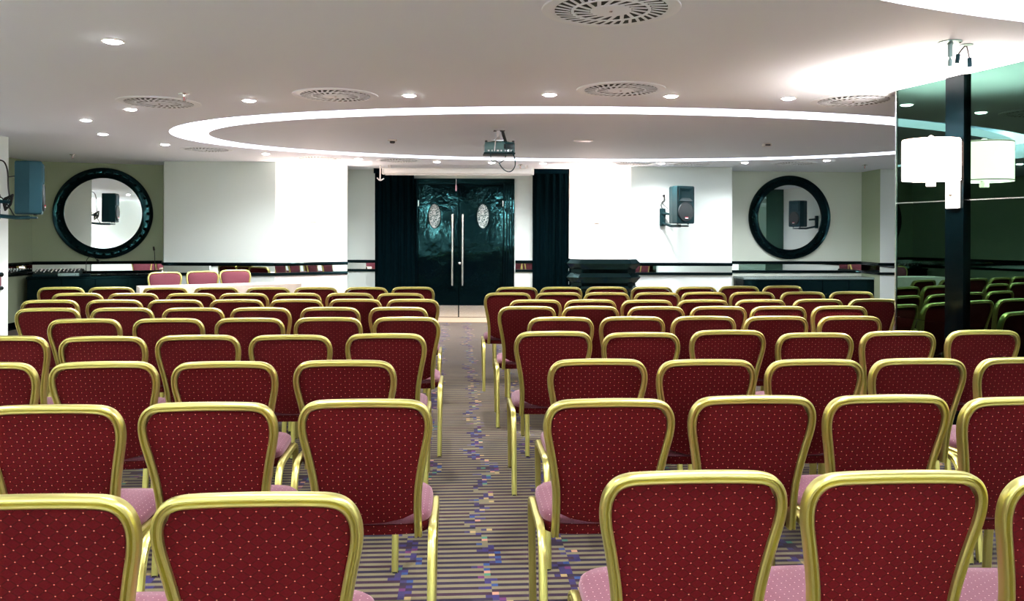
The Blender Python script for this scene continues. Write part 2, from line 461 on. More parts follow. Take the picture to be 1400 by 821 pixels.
# ------------------------------------------------------------------ banquet chairs
def yb(z):                                     # rake of the back: rear plane at height z
    u = max(0, (.90 - z) / .48)
    return .105 * u ** .85
def make_chair():
    t = thing('banquet_chair', 'x', 'chair')
    half = [(.171, .415), (.169, .50), (.171, .58), (.180, .65), (.193, .72), (.204, .775), (.207, .815), (.201, .848), (.184, .873), (.158, .885), (.12, .8885), (.06, .890), (0, .8905)]
    path = [(x, z) for x, z in half] + [(-x, z) for x, z in half[-2::-1]]
    pts3 = catmull([(x, 0, z) for x, z in path], 4)
    P, N, S = [], [], []
    for i, p in enumerate(pts3):
        q = Vector((p.x, yb(p.z) + .020, p.z))
        tx = pts3[min(i + 1, len(pts3) - 1)] - pts3[max(i - 1, 0)]
        n = Vector((tx.z, 0, -tx.x)).normalized()
        P.append(q); N.append(n); S.append(Vector((0, 1, 0)))
    # fluted oval section: a in the plane (outward +), b in depth (rear -)
    prof = [(.013, -.008), (.0135, .004), (.011, .015), (.004, .020), (-.006, .020), (-.0125, .014), (-.013, -.004), (-.012, -.016), (-.0085, -.0195),
            (-.004, -.0195), (-.001, -.0105), (.002, -.0105), (.005, -.0195), (.009, -.0185), (.0125, -.0135)]
    obj('back_frame', sweep(nbm(), P, N, S, prof), M['gold'], t, True)
    # upholstered back
    inner = [(x - .011 if x > .02 else x, z - (.011 if z > .84 else 0)) for x, z in half]
    inner = [(x, z) for x, z in inner if z > .505]
    outl = [(.160, .500), (.159, .53)] + inner
    outl = [(0, .462), (.06, .466), (.12, .480)] + outl          # from bottom centre round to top centre
    full = outl + [(-x, z) for x, z in outl[-2:0:-1]]
    cz = .69
    def sheet(front):
        bm = nbm(); rings = []
        ks = (1, .97, .90, .75, .5, .2)
        for k in ks:
            r = []
            for x, z in full:
                zz = cz + (z - cz) * k; xx = x * k
                if front: y = yb(zz) + .036 + .028 * (1 - k ** 3) ** .6
                else: y = yb(zz) + .014 - .006 * (1 - k ** 4)
                r.append((xx, y, zz))
            rings.append(r)
        n = len(full)
        vs = [[bm.verts.new(p) for p in r] for r in rings]
        for a, b in zip(vs, vs[1:]):
            for i in range(n): bm.faces.new((a[i], a[(i + 1) % n], b[(i + 1) % n], b[i]))
        bm.faces.new(vs[-1])
        base = [bm.verts.new((x, yb(z) + .026, z)) for x, z in full]
        for i in range(n): bm.faces.new((vs[0][i], vs[0][(i + 1) % n], base[(i + 1) % n], base[i]))
        bm.faces.new(base)
        return bm
    obj('back_panel', sheet(False), M['burgundy'], t, True)
    obj('back_cushion', sheet(True), M['lit_rose_front'], t, True)
    # seat
    bm = nbm(); n = 40; rings = []
    def sup(k, z, sh=0):
        r = []
        for i in range(n):
            a = 2 * PI * i / n; c, s = math.cos(a), math.sin(a)
            e = .42
            x = math.copysign(abs(c) ** e, c) * (.208 * k + .006 * (1 - s)); y = math.copysign(abs(s) ** e, s) * (.205 * k)
            r.append((x, .335 + y, z + (.012 if s < -.2 else 0) * 0))
        return r
    rings = [sup(.95, .450), sup(.99, .453), sup(1.0, .462), sup(.985, .475), sup(.93, .485), sup(.7, .491), sup(.35, .493)]
    obj('seat_cushion', loft(bm, rings), M['lit_rose_seat'], t, True)
    band = nbm(); rr = [sup(.93, .413), sup(.975, .416), sup(.992, .432), sup(.992, .451), sup(.93, .4515)]
    sb = obj('seat_base', loft(band, rr), M['burgundy'], t, True)
    # side frames: two legs on each side meeting under the seat
    for sx in (-1, 1):
        x = .2185 * sx
        rear = catmull([(x, .0, 0), (x, .02, .14), (x, .045, .28), (x, .07, .375), (x, .105, .422), (x, .165, .438), (x, .30, .436)], 5)
        front = catmull([(x * .95, .545, 0), (x * .965, .54, .16), (x * .985, .53, .32), (x, .505, .400), (x, .455, .432), (x, .38, .436), (x, .30, .436)], 5)
        for pth in (rear, front):
            Pq, Nq, Sq = [], [], []
            for i, p in enumerate(pth):
                d = (pth[min(i + 1, len(pth) - 1)] - pth[max(i - 1, 0)]).normalized()
                s_ = Vector((1, 0, 0)); nn = d.cross(s_).normalized()
                Pq.append(p); Nq.append(nn); Sq.append(s_)
            pr = [(.0145, -.007), (.011, -.0130), (.004, -.0140), (0, -.0105), (-.004, -.0140), (-.011, -.0130), (-.0145, -.007),
                  (-.0145, .007), (-.011, .0130), (-.004, .0140), (0, .0105), (.004, .0140), (.011, .0130), (.0145, .007)]
            lg = obj('leg', sweep(nbm(), Pq, Nq, Sq, pr), M['gold'], t, True)
            f = pth[0]
            obj('foot_cap', lathe(nbm(), [(.013, 0), (.0165, .002), (.0165, .006), (.014, .007)], 12, Matrix.Translation((f.x, f.y, 0))), M['black_cap'], lg, True)
    obj('crossbar', tube(nbm(), [(-.215, .50, .385), (.215, .50, .385)], .009, 8), M['gold'], t, True)
    return t

LEFT = {
 1: [(-0.533, 1.710, 3.6), (-1.000, 1.690, 3.6)],
 2: [(-0.479, 2.691, 3.6), (-0.976, 2.631, 3.6), (-1.451, 2.583, 3.6)],
 3: [(-0.713, 3.518, 3.6), (-1.213, 3.471, 5.4), (-1.715, 3.455, 7.5), (-2.207, 3.416, 8.6)],
 4: [(-0.681, 4.464, 3.6), (-1.179, 4.384, 4.3), (-1.665, 4.365, 5.9), (-2.136, 4.299, 7.5), (-2.652, 4.293, 8.6)],
 5: [(-0.683, 5.347, 3.6), (-1.183, 5.305, 3.6), (-1.670, 5.248, 5.0), (-2.169, 5.203, 6.4), (-2.678, 5.161, 7.8)],
 6: [(-0.834, 6.065, 3.6), (-1.328, 6.026, 3.6), (-1.824, 5.985, 4.8), (-2.298, 5.942, 5.9), (-2.802, 5.924, 7.2), (-3.318, 5.887, 8.4)],
 7: [(-0.816, 6.804, 3.6), (-1.289, 6.794, 3.6), (-1.761, 6.738, 4.2), (-2.233, 6.693, 5.2), (-2.715, 6.655, 6.2), (-3.193, 6.621, 7.3), (-3.692, 6.585, 8.4)],
 8: [(-1.006, 7.475, 3.6), (-1.466, 7.464, 3.6), (-1.936, 7.428, 4.2), (-2.401, 7.384, 5.1), (-2.863, 7.353, 6.0), (-3.371, 7.339, 7.0), (-3.858, 7.322, 7.9)],
 9: [(-1.001, 8.344, 3.6), (-1.461, 8.275, 3.6), (-1.959, 8.245, 3.8), (-2.425, 8.204, 4.7), (-2.943, 8.211, 5.5), (-3.428, 8.156, 6.4), (-3.955, 8.141, 7.3), (-4.435, 8.110, 8.2)],
}
RIGHT = {
 1: [(0.428, 1.883, 3.6), (0.898, 1.889, 3.6), (1.350, 1.872, 1.0)],
 2: [(0.329, 2.714, 3.6), (0.823, 2.776, 3.6), (1.290, 2.798, 3.6), (1.739, 2.771, 3.6)],
 3: [(0.380, 3.581, 3.6), (0.855, 3.580, 3.6), (1.333, 3.595, 3.6), (1.808, 3.635, 3.6), (2.300, 3.676, 3.6)],
 4: [(0.236, 4.593, 3.6), (0.721, 4.554, 3.6), (1.237, 4.683, 3.6), (1.693, 4.571, 3.6), (2.201, 4.666, 3.6), (2.721, 4.730, 3.6)],
 5: [(0.324, 5.383, 3.6), (0.801, 5.435, 3.6), (1.282, 5.476, 3.6), (1.772, 5.500, 3.6), (2.276, 5.523, 3.6)],
 6: [(0.118, 6.173, 3.6), (0.597, 6.203, 3.6), (1.091, 6.202, 3.6), (1.571, 6.238, 3.6), (2.034, 6.262, 3.6), (2.516, 6.304, 3.6)],
 7: [(0.197, 6.793, 3.6), (0.655, 6.824, 3.6), (1.124, 6.817, 3.6), (1.599, 6.870, 3.6), (2.091, 6.909, 3.6), (2.597, 6.971, 3.6), (3.086, 7.017, 3.6)],
 8: [(-0.034, 7.592, 3.6), (0.436, 7.632, 3.6), (0.885, 7.659, 3.6), (1.360, 7.697, 3.6), (1.813, 7.761, 3.6), (2.281, 7.798, 3.6), (2.781, 7.857, 3.6), (3.270, 7.913, 3.6)],
 9: [(0.052, 8.386, 3.6), (0.507, 8.430, 3.6), (0.979, 8.478, 3.6), (1.448, 8.502, 3.6), (1.915, 8.537, 3.6), (2.396, 8.677, 3.6), (2.883, 8.758, 3.6)],
}
ROW = {1: 'nearest', 2: 'second nearest', 3: 'third nearest', 4: 'fourth nearest', 5: 'fifth nearest', 6: 'sixth nearest', 7: 'third farthest', 8: 'second farthest', 9: 'farthest'}
ORD = ['first', 'second', 'third', 'fourth', 'fifth', 'sixth', 'seventh', 'eighth']
proto = make_chair(); used = False
SMALL = ('foot_cap',)
def place(x, y, rz, label, group):
    global used
    if not used:
        used = True; proto.location = (x, y, 0); proto.rotation_euler = (0, 0, rz); proto['label'] = label; proto['group'] = group; return proto
    return dup(proto, (x, y, 0), rz, label, group, deep=(y < 6.5))
for blk, rows in (('left', LEFT), ('right', RIGHT)):
    for r, chs in rows.items():
        for i, (x, y, a) in enumerate(chs):
            if i == 0: lb = f'gold-framed red chair on the aisle, {blk} side, {ROW[r]} row'
            elif i == len(chs) - 1: lb = f'gold-framed red chair at outer end of the {ROW[r]} row {blk} of aisle'
            else: lb = f'gold-framed red chair, {ORD[i]} from the aisle in the {ROW[r]} row {blk} of it'
            place(x, y, R(a), lb, f'red banquet chairs in rows {blk} of the aisle')
for x, y, lb in ((-4.76, 11.33, 'rose-fronted chair facing the room behind the cream tables, nearest the black sideboard'),
                 (-4.36, 11.64, 'rose-fronted chair facing the room, middle of three behind the cream tables'),
                 (-4.03, 12.02, 'rose-fronted chair facing the room behind the cream tables, farthest from the sideboard')):
    place(x, y, R(180 + 27), lb, 'chairs behind the cream tables')

# ------------------------------------------------------------------ cream tables
def table(x, y, rz, L, label):
    t = thing('conference_table', label, 'table', (x, y, 0), rz, 'cream tables by the left wall')
    obj('table_top', bx(-L / 2, L / 2, -.24, .24, .725, .75, bev=.006), M['cream_cloth'], t)
    bm = nbm(); n = 60; ring = []
    w, d = L / 2 + .006, .246
    per = [(-w, -d), (w, -d), (w, d), (-w, d)]
    pts = []
    per = [(-w, d), (-w, -d), (w, -d), (w, d)]
    for k in range(3):
        a = Vector(per[k]); b = Vector(per[(k + 1) % 4]); m_ = int((b - a).length / .02)
        for i in range(m_): pts.append(a.lerp(b, i / m_))
    rings = []
    for z, amp in ((.752, 0), (.74, .001), (.5, .006), (.25, .010), (.03, .013)):
        r = []
        for i, p in enumerate(pts):
            q = p.normalized() * amp * math.sin(i * .9) ; r.append((p.x + q.x, p.y + q.y, z))
        rings.append(r)
    loft(bm, rings, closed_ring=False, cap=False)
    obj('table_skirt', bm, M['cream_cloth'], t, True)
    for sx in (-1, 1):
        for sy in (-1, 1): obj('leg', tube(nbm(), [(sx * (L / 2 - .06), sy * .19, 0), (sx * (L / 2 - .06), sy * .19, .726)], .014, 10), M['chrome'], t, True)
# direction of the tables
TA = math.atan2(.95, 1.70)
table(-4.20, 10.78, TA, 1.22, 'long cream cloth-covered table standing nearer the black sideboard')
table(-3.32, 11.271, TA, .77, 'short cream cloth-covered table joined to the end farther from the sideboard')

# ------------------------------------------------------------------ sideboards
def sideboard(a, b, depth, h, label, ndoor, top):
    A = Vector(a); B = Vector(b); d = B - A; L = d.length
    t = thing('sideboard', label, 'sideboard', (A.x, A.y, 0), math.atan2(d.y, d.x), 'black lacquered sideboards')
    obj('carcass', bx(0, L, -depth + .02, -.006, .07, h - .035), M['black_gloss'], t)
    obj('plinth', bx(.03, L - .03, -depth + .06, -.03, 0, .07), M['black_gloss'], t)
    obj('counter_top', bx(-.01, L + .01, -depth - .01, -.004, h - .035, h, bev=.006), top, t)
    w = L / ndoor
    for i in range(ndoor):
        dd = obj('cabinet_door', bx(i * w + .004, (i + 1) * w - .004, -depth, -depth + .02, .09, h - .045, bev=.003), M['black_gloss'], t)
        hx = i * w + (w - .05 if i % 2 == 0 else .05)
        obj('knob', lathe(nbm(), [(.006, 0), (.006, .012), (.012, .018), (.010, .026)], 12, Matrix.Translation((hx, -depth, h * .62)) @ Matrix.Rotation(PI / 2, 4, 'X')), M['black_cap'], dd, True)
    return t
dn = (Vector(pE) - Vector(pD)).normalized()
sa = Vector(pD) + dn * .015; sb_ = Vector(pD) + dn * 1.84
sideboard(sa, sb_, .48, .775, 'black sideboard under the left round mirror, carrying a mixer', 4, M['black_gloss'])
sideboard((3.78, 14.09), (6.0, 14.25), .50, .735, 'empty black sideboard under the right round mirror, panelled doors', 5, mat('pale_reflection_top', (.20, .27, .26), .25))  # pale top: reflection on the black counter put into its colour

# ------------------------------------------------------------------ round mirrors
def round_mirror(c, rz, ro, label):
    t = thing('round_mirror', label, 'mirror', c, rz, 'round mirrors in black studded frames')
    X = Matrix.Rotation(PI / 2, 4, 'X')          # lathe axis z -> -y
    ri = ro * .79
    bm = nbm(); n = 96
    prof = [(ri - .012, .0), (ri - .012, .030), (ri, .040), (ri + .015, .036), ((ri + ro) / 2, .034), (ro - .02, .036), (ro - .006, .045), (ro, .036), (ro, .0)]
    rings = [[X @ Vector((r * math.cos(2 * PI * i / n), r * math.sin(2 * PI * i / n), z)) for i in range(n)] for r, z in prof]
    rings.append(rings[0])
    fr = obj('mirror_frame', loft(bm, rings, cap=False), M['black_gloss'], t, True)
    obj('mirror_glass', lathe(nbm(), [(ri - .005, .004), (ri - .005, .018)], n, X), M['mirror'], t)
    rm = (ri + ro) / 2
    for k in range(32):
        a = 2 * PI * k / 32
        obj('stud', lathe(nbm(), [(.024, 0), (.025, .008), (.019, .010), (.018, .006), (.014, .008), (.010, .018), (.003, .022)], 14,
            Matrix.Translation((rm * math.cos(a), -.033, rm * math.sin(a))) @ X), M['black_gloss'], fr, True)
    return t
yh = lambda px: 318.3 + .0038 * (px - 700)
aD = math.atan2(dn.y, dn.x)
cm = Vector(pD) + dn * .99
nrm = Vector((dn.y, -dn.x))
round_mirror((cm.x + nrm.x * .005, cm.y + nrm.y * .005, 1.735), aD, .715, 'round mirror in black studded frame above the mixer sideboard, showing a loudspeaker')
dO = (Vector(pO) - Vector(pN)).normalized(); nO = Vector((dO.y, -dO.x)); cm2 = Vector(pN) + dO * 1.0
round_mirror((4.745 + nO.x * .02, 14.17 - .012, 1.735), math.atan2(dO.y, dO.x), .715, 'round mirror in black studded frame above the empty sideboard')

# ------------------------------------------------------------------ stepped black plinth
pt = thing('stepped_plinth', 'tall black lacquered octagonal plinth with zigzag tiers beside the right curtain', 'plinth', (1.345, 12.35, 0), R(2))
def octa(s, z, cut=.16):
    a = .545 * s; b = .34 * s; c = cut * s
    return [(-a, -b + c, z), (-a + c, -b, z), (a - c, -b, z), (a, -b + c, z), (a, b - c, z), (a - c, b, z), (-a + c, b, z), (-a, b - c, z)]
M['plinth'] = mat('black_piano_lacquer', (.001, .004, .005), .08, spec=1.0)
M['plinth'].node_tree.nodes['Principled BSDF'].inputs['Specular Tint'].default_value = (.35, .85, .9, 1)
for z1, h_, sc_ in ((1.072, .150, 1.0), (.872, .150, 1.0), (.690, .120, .955), (.50, .15, .955), (.31, .15, .955), (.15, .15, .955)):
    bm = nbm(); z0 = z1 - h_; zm = z1 - h_ * .46
    loft(bm, [octa(.86 * sc_, z0), octa(.89 * sc_, z0 + .004), octa(1.0 * sc_, zm), octa(1.0 * sc_, zm + .008), octa(.90 * sc_, z1 - .004), octa(.885 * sc_, z1)])
    obj('tier', bm, M['plinth'], pt)
obj('plinth_core', loft(nbm(), [octa(.875, .02), octa(.875, 1.05)]), M['black_gloss'], pt)

# ------------------------------------------------------------------ loudspeakers on wall brackets
def speaker(loc, rz, wall_pt, wall_rz, label, blab, olab=None, side=-1, colour=None):
    """speaker body centre at loc (front faces local -Y), bracket plate on the wall at wall_pt"""
    body = colour or M['black_plastic']
    t = thing('loudspeaker', label, 'loudspeaker', loc, rz, 'loudspeakers on wall brackets')
    w, d, h = .165, .13, .29
    bm = nbm()
    rings = []
    for z, k in ((-h, .93), (-h + .015, 1), (h - .015, 1), (h, .93)):
        rings.append([(-w * k, -d * k, z), (w * k, -d * k, z), (w * k, -d * k * .1, z), (w * .72 * k, d * k, z), (-w * .72 * k, d * k, z), (-w * k, -d * k * .1, z)])
    cab = obj('cabinet', loft(bm, rings), body, t)
    # horn: recessed rectangle with flared sides
    bm = nbm(); y0 = -d - .012
    rr = []
    for y, kx, kz in ((-d + .002, 1.0, 1.0), (y0, 1.0, 1.0), (y0 - .002, .94, .94), (-d + .004, .45, .35)):
        rr.append([(-.135 * kx, y, .155 - .105 * kz), (.135 * kx, y, .155 - .105 * kz), (.135 * kx, y, .155 + .105 * kz), (-.135 * kx, y, .155 + .105 * kz)])
    obj('horn', loft(bm, rr), body, t)
    wf = lathe(nbm(), [(.150, 0), (.150, .012), (.140, .022), (.135, .014), (.09, .020), (.03, .024)], 40, Matrix.Translation((0, -d, -.105)) @ Matrix.Rotation(PI / 2, 4, 'X'))
    g = obj('woofer_grille', wf, M['grille'], t, True)
    b = obj('logo_badge', bx(-.028, .028, -d - .030, -d - .020, -.215, -.200, bev=.002), M['white'], g)
    obj('logo_stripe', bx(-.028, .028, -d - .031, -d - .020, -.199, -.187, bev=.002), M['red'], g)
    obj('port_slot', bx(-.150, -.138, -d - .004, -d + .002, .06, .24), M['dark_void'], t)
    for s in (-1, 1): obj('foot', lathe(nbm(), [(.014, 0), (.014, .012)], 10, Matrix.Translation((s * .10, -.06, -h - .012))), M['black_cap'], t)
    # bracket
    wx, wy, wz = wall_pt
    bt = thing('speaker_bracket', blab, 'bracket', wall_pt, wall_rz, 'loudspeaker wall brackets')
    inv = Matrix.Translation((wx, wy, wz)) @ Matrix.Rotation(wall_rz, 4, 'Z'); inv = inv.inverted()
    e = inv @ Vector((loc[0], loc[1], loc[2] - h - .035))
    obj('wall_channel', bx(-.045, .045, -.045, .0, -.14, .14, bev=.006), body, bt)
    obj('support_arm', tube(nbm(), [(0, -.04, -.10), (e.x * .5, e.y * .6, e.z), tuple(e)], .022, 8), body, bt, True)
    obj('upper_arm', tube(nbm(), [(0, -.04, .06), (e.x * .45, e.y * .45, .05)], .02, 8), body, bt, True)
    obj('shelf_plate', bx(-.10, .10, -.08, .08, -.012, .010, bev=.004, mtx=Matrix.Translation(e) @ Matrix.Rotation(rz - wall_rz, 4, 'Z')), body, bt)
    for z in (-.11, -.03, .09): obj('bolt', lathe(nbm(), [(.008, 0), (.006, .006)], 8, Matrix.Translation((.025, -.045, z)) @ Matrix.Rotation(PI / 2, 4, 'X')), M['chrome'], bt)
    return t, bt, inv
def local_cable(bt, pts, r=.006, mtl=None, name='cable'):
    return obj(name, tube(nbm(), catmull(pts, 6), r, 6), mtl or M['black_cap'], bt, True)

# right back wall loudspeaker
sp, br, inv = speaker((2.62, 12.86, 1.895), R(26), (2.40, 13.215, 1.71), R(2), 'black loudspeaker with red and white badge, on the bracket right of the plinth', 'black wall bracket carrying the loudspeaker right of the plinth')
local_cable(br, [(0, -.03, .13), (-.03, -.05, .19), (-.01, -.03, .24), (.02, -.03, .27), (.03, -.02, .34)])
local_cable(br, [(.03, -.02, .34), (.03, -.05, .26), (-.01, -.06, .22), (.09, -.09, .12)], .005)
o = thing('power_outlet', 'small white wall socket above the bracket of the plinth-side loudspeaker', 'power outlet', (2.42, 13.215, 2.055), R(2))
obj('face_plate', bx(-.042, .042, -.010, .003, -.042, .042, bev=.003), M['white'], o)
obj('plug', lathe(nbm(), [(.018, 0), (.018, .03), (.010, .045)], 14, Matrix.Translation((0, -.010, 0)) @ Matrix.Rotation(PI / 2, 4, 'X')), M['black_cap'], o, True)
# left wall loudspeaker
sp2, br2, inv2 = speaker((-5.33, 9.12, 1.925), R(117), (-5.745, 9.17, 1.72), R(93), 'teal-black loudspeaker seen side-on, projecting from the left wall', 'black wall bracket with coiled cable on the left wall', colour=M['teal_plastic'])
local_cable(br2, [(.0, -.02, .52), (.0, -.10, .50), (.0, -.14, .40), (.0, -.15, .22), (.01, -.16, .10)], .008)
local_cable(br2, [(.0, -.15, .33), (.0, -.22, .34), (.0, -.27, .34)], .007)
for k in range(4):
    cc = [(.012 * k - .02, -.15 + .045 * math.cos(a * .7 + k), .05 + (.055 + .012 * k) * math.sin(a * .7 + k * .6)) for a in range(0, 10)]
    local_cable(br2, cc, .008, name='coiled_cable')
local_cable(br2, [(0, -.02, .14), (0, -.10, .08), (0, -.17, -.02), (0, -.22, -.10), (0, -.27, -.11)], .007)
# right side wall loudspeaker, seen in the right round mirror
d_r = (Vector(pR) - Vector(pQ)).normalized()
sp3, br3, inv3 = speaker((6.93, 10.2, 1.90), R(-108), (7.375, 10.2, 1.72), R(-86), 'loudspeaker on the right wall beyond the glass column, seen in the right round mirror', 'bracket on the right wall beyond the glass column, seen in the right mirror', colour=M['teal_plastic'])

# ------------------------------------------------------------------ sconces
def sconce(loc, rz, label, power=38, off=.19, tint=(1.0, .93, .86)):
    t = thing('wall_sconce', label, 'wall lamp', loc, rz, 'drum-shaded wall sconces')   # wall plane at local y=0, facing -Y
    bp = obj('back_plate', bx(-.055, .055, -.022, 0, -.185, .10, bev=.004), M['shade_plate'], t)
    obj('knob', lathe(nbm(), [(.016, 0), (.016, .010), (.010, .018), (.003, .020)], 20, Matrix.Translation((0, -.022, -.09)) @ Matrix.Rotation(PI / 2, 4, 'X')), M['chrome'], bp, True)
    obj('arm', bx(-.012, .012, -off, -.015, .004, .024, bev=.003), M['shade_plate'], t)
    obj('switch_box', bx(-.022, .022, -off - .022, -off + .022, -.042, .006, bev=.004), M['shade_plate'], t)
    r, h = .178, .27
    bm = nbm(); n = 56
    rings = [[(rr * math.cos(2 * PI * i / n), -off + rr * math.sin(2 * PI * i / n), z) for i in range(n)] for rr, z in ((r, 0), (r, h), (r - .003, h), (r - .003, 0), (r, 0))]
    loft(bm, rings, cap=False); bmesh.ops.remove_doubles(bm, verts=bm.verts, dist=1e-5)
    sh = obj('lamp_shade', bm, M['shade'], t, True)
    for z in (.004, h - .008):
        bm = nbm(); rg = [[((rr) * math.cos(2 * PI * i / n), -off + rr * math.sin(2 * PI * i / n), zz) for i in range(n)] for rr, zz in ((r + .002, z), (r + .002, z + .006), (r - .005, z + .006), (r - .005, z), (r + .002, z))]
        loft(bm, rg, cap=False); bmesh.ops.remove_doubles(bm, verts=bm.verts, dist=1e-5)
        obj('shade_ring', bm, M['trim_ring'], sh)
    obj('finial', lathe(nbm(), [(.004, h - .05), (.006, h), (.018, h + .010), (.018, h + .022), (.006, h + .032)], 16, Matrix.Translation((0, -off, 0))), M['white_metal'], t, True)
    obj('lamp_stem', tube(nbm(), [(0, -off, -.02), (0, -off, h - .04)], .006, 8), M['chrome'], t)
    for s in (-1, 1): obj('spider_arm', tube(nbm(), [(0, -off, h - .012), (s * (r - .004), -off, h - .012)], .003, 6), M['chrome'], sh)
    ld = bpy.data.lights.new('sconce_bulb', 'POINT'); ld.energy = power; ld.color = tint; ld.shadow_soft_size = .075
    lo = bpy.data.objects.new('sconce_bulb', ld); C.objects.link(lo); lo.parent = t; lo.location = (0, -off, .15)
    return t
M['shade_plate'] = mat('sconce_plate_lit', (.92, .88, .80), .35, emit=(1.0, .93, .82), estr=.15)  # slight emission imitates the bulb's light on plate, arm and box

gh = (Vector(pH) - Vector(pG)).normalized(); agh = math.atan2(gh.y, gh.x)
q = Vector(pG) + gh * .60
sconce((q.x, q.y, 1.80), agh, 'drum-shaded sconce glowing on the angled wall left of the curtains', 21)
kl = (Vector(pL) - Vector(pK)).normalized(); akl = math.atan2(kl.y, kl.x)
q = Vector(pK) + kl * .50
sconce((q.x, q.y, 1.80), akl, 'drum-shaded sconce glowing on the angled wall above the stepped plinth', 15)

# ------------------------------------------------------------------ glass-clad column on the right
c1 = Vector((2.853, 6.14)); cd_ = Vector((.2673, -.9636)); c2 = c1 + cd_ * 1.62
cn = Vector((-.9636, -.2673))                    # outward normal (towards the aisle)
def cpt(s, t): v = c1 + cd_ * s + cn * t; return (v.x, v.y)
clad = structure(obj('column', prism(nbm(), [cpt(.02, -.02), cpt(1.60, -.02), cpt(1.60, -1.2), cpt(.02, -1.2)], 0, WH), M['black_gloss']))
def rel(p): return p
zs = [(0, .84), (.843, 1.680), (1.683, 2.519)]
for z0, z1 in zs:
    obj('glass_panel', prism(nbm(), [rel(cpt(-.0, 0)), rel(cpt(1.62, 0)), rel(cpt(1.62, -.02)), rel(cpt(0, -.02))], z0, z1), M['glass'], clad)
    obj('end_panel', prism(nbm(), [rel(cpt(0, 0)), rel(cpt(0, -1.2)), rel(cpt(.02, -1.2)), rel(cpt(.02, 0))], z0, z1), M['glass'], clad)
    obj('end_panel', prism(nbm(), [rel(cpt(1.60, -.02)), rel(cpt(1.60, -1.2)), rel(cpt(1.62, -1.2)), rel(cpt(1.62, -.02))], z0, z1), M['glass'], clad)
obj('joint_strip', prism(nbm(), [rel(cpt(0, .002)), rel(cpt(1.62, .002)), rel(cpt(1.62, 0)), rel(cpt(0, 0))], 1.678, 1.685), M['chrome'], clad)
obj('corner_bead', prism(nbm(), [rel(cpt(-.006, .006)), rel(cpt(.004, .006)), rel(cpt(.004, 0)), rel(cpt(-.006, 0))], 0, 2.519), M['chrome'], clad)
M['pilaster'] = mat('polished_black_stone', (.0002, .0010, .0014), .12, spec=.10)
structure(obj('trim_20', prism(nbm(), [cpt(.503, .004), cpt(.660, .004), cpt(.660, .030), cpt(.503, .030)], 0, 2.519), M['pilaster']))
q = c1 + cd_ * .582 + cn * .030
ac = math.atan2(cd_.y, cd_.x)
rzc = math.atan2(-cn.x, cn.y) + PI               # local -Y along cn
sconce((q.x, q.y, 1.812), rzc, 'large drum-shaded sconce glowing on the dark glass column', 75)

# unseen sconces beside and behind the camera, added to brighten the ceiling
for i, (sx_, sy_, a_) in enumerate(((-5.25, -.6, R(90 + 2.8)), (-5.42, 2.7, R(90 + 2.8)), (-3.0, -3.4, PI), (-.2, -3.4, PI), (2.8, -3.4, PI), (6.0, -3.4, PI), (10.2, .2, R(-90)), (10.2, 4.6, R(-90)))):
    sconce((sx_, sy_, 1.80), a_, 'added fill sconce on the unseen walls beside and behind the viewpoint', 480, tint=(.89, .96, 1.0))
# second glass-clad pier beyond, on the right wall
structure(obj('column_2', bx(6.85, 8.0, 7.2, 8.75, 0, WH), M['glass']))

# ------------------------------------------------------------------ ceiling fittings
# downlights: (x, y)
DL = [(-2.532, 5.228, 'the single one between the near edge and the left vent'),
      (-2.144, 6.731, ''), (-.800, 6.411, ''), (.288, 6.387, ''), (1.238, 6.432, ''), (2.170, 6.505, '')]
def px2(px, py):
    z = 1130 * (CEIL - CAM_H) / (yh(px) - py); return ((px - 700) / 1130 * z, z)
spots = [(153, 56, 'round downlight nearest the camera over the left block'), (340, 137, 'round downlight left of the cove ring, beside the near left-hand vent'),
         (559, 130, 'round downlight in front of the cove ring, left of the projector'), (751, 129, 'round downlight in front of the cove ring, right of the projector'),
         (917, 131, 'round downlight just right of the near central vent'), (1077, 134, 'round downlight left of the vent beside the glass column'),
         (178, 149, 'round downlight touching the left-hand vent by the sprinkler'), (117, 164, 'round downlight nearest the left wall, beyond the left-hand vent'),
         (140, 183, 'round downlight between left wall and cove ring, third back'), (225, 197, 'round downlight left of the small vent near left niche'),
         (363, 210, 'round downlight over the back wall left of the left sconce'), (490, 217, 'round downlight between the left sconce and the curtain'),
         (597, 221, 'round downlight over the left door leaf'), (672, 222, 'round downlight over the right door leaf'),
         (742, 223, 'round downlight over the right-hand curtain'), (904, 223, 'round downlight above the back wall loudspeaker'),
         (1018, 222, 'round downlight above the left edge of the right mirror'), (1130, 219, 'round downlight above the right edge of the right mirror')]
DLP = 34
protodl = None
def downlight(x, y, label, power=DLP):
    global protodl
    g = 'recessed downlights'
    if protodl is None:
        t = thing('downlight', label, 'downlight', (x, y, CEIL), 0, g)
        bm = nbm(); n = 28
        rg = [[(rr * math.cos(2 * PI * i / n), rr * math.sin(2 * PI * i / n), zz) for i in range(n)] for rr, zz in ((.047, 0), (.047, -.004), (.060, -.005), (.063, -.001), (.063, .0), (.047, 0))]
        loft(bm, rg, cap=False); bmesh.ops.remove_doubles(bm, verts=bm.verts, dist=1e-5)
        obj('trim_ring', bm, M['white_metal'], t, True)
        obj('lamp', lathe(nbm(), [(.046, -.001), (.046, -.006), (.036, -.011), (.018, -.014), (.004, -.015)], n), M['lamp'], t, True)
        protodl = t
    else:
        t = dup(protodl, (x, y, CEIL), 0, label, g)
    ld = bpy.data.lights.new('downlight_beam', 'SPOT'); ld.energy = power; ld.color = (1.0, .985, .99)
    ld.spot_size = R(150); ld.spot_blend = 1.0; ld.shadow_soft_size = .05
    lo = bpy.data.objects.new('downlight_beam', ld); C.objects.link(lo); lo.parent = t; lo.location = (0, 0, -.03)
    return t
for px, py, lb in spots:
    x, y = px2(px, py); downlight(x, y, lb)
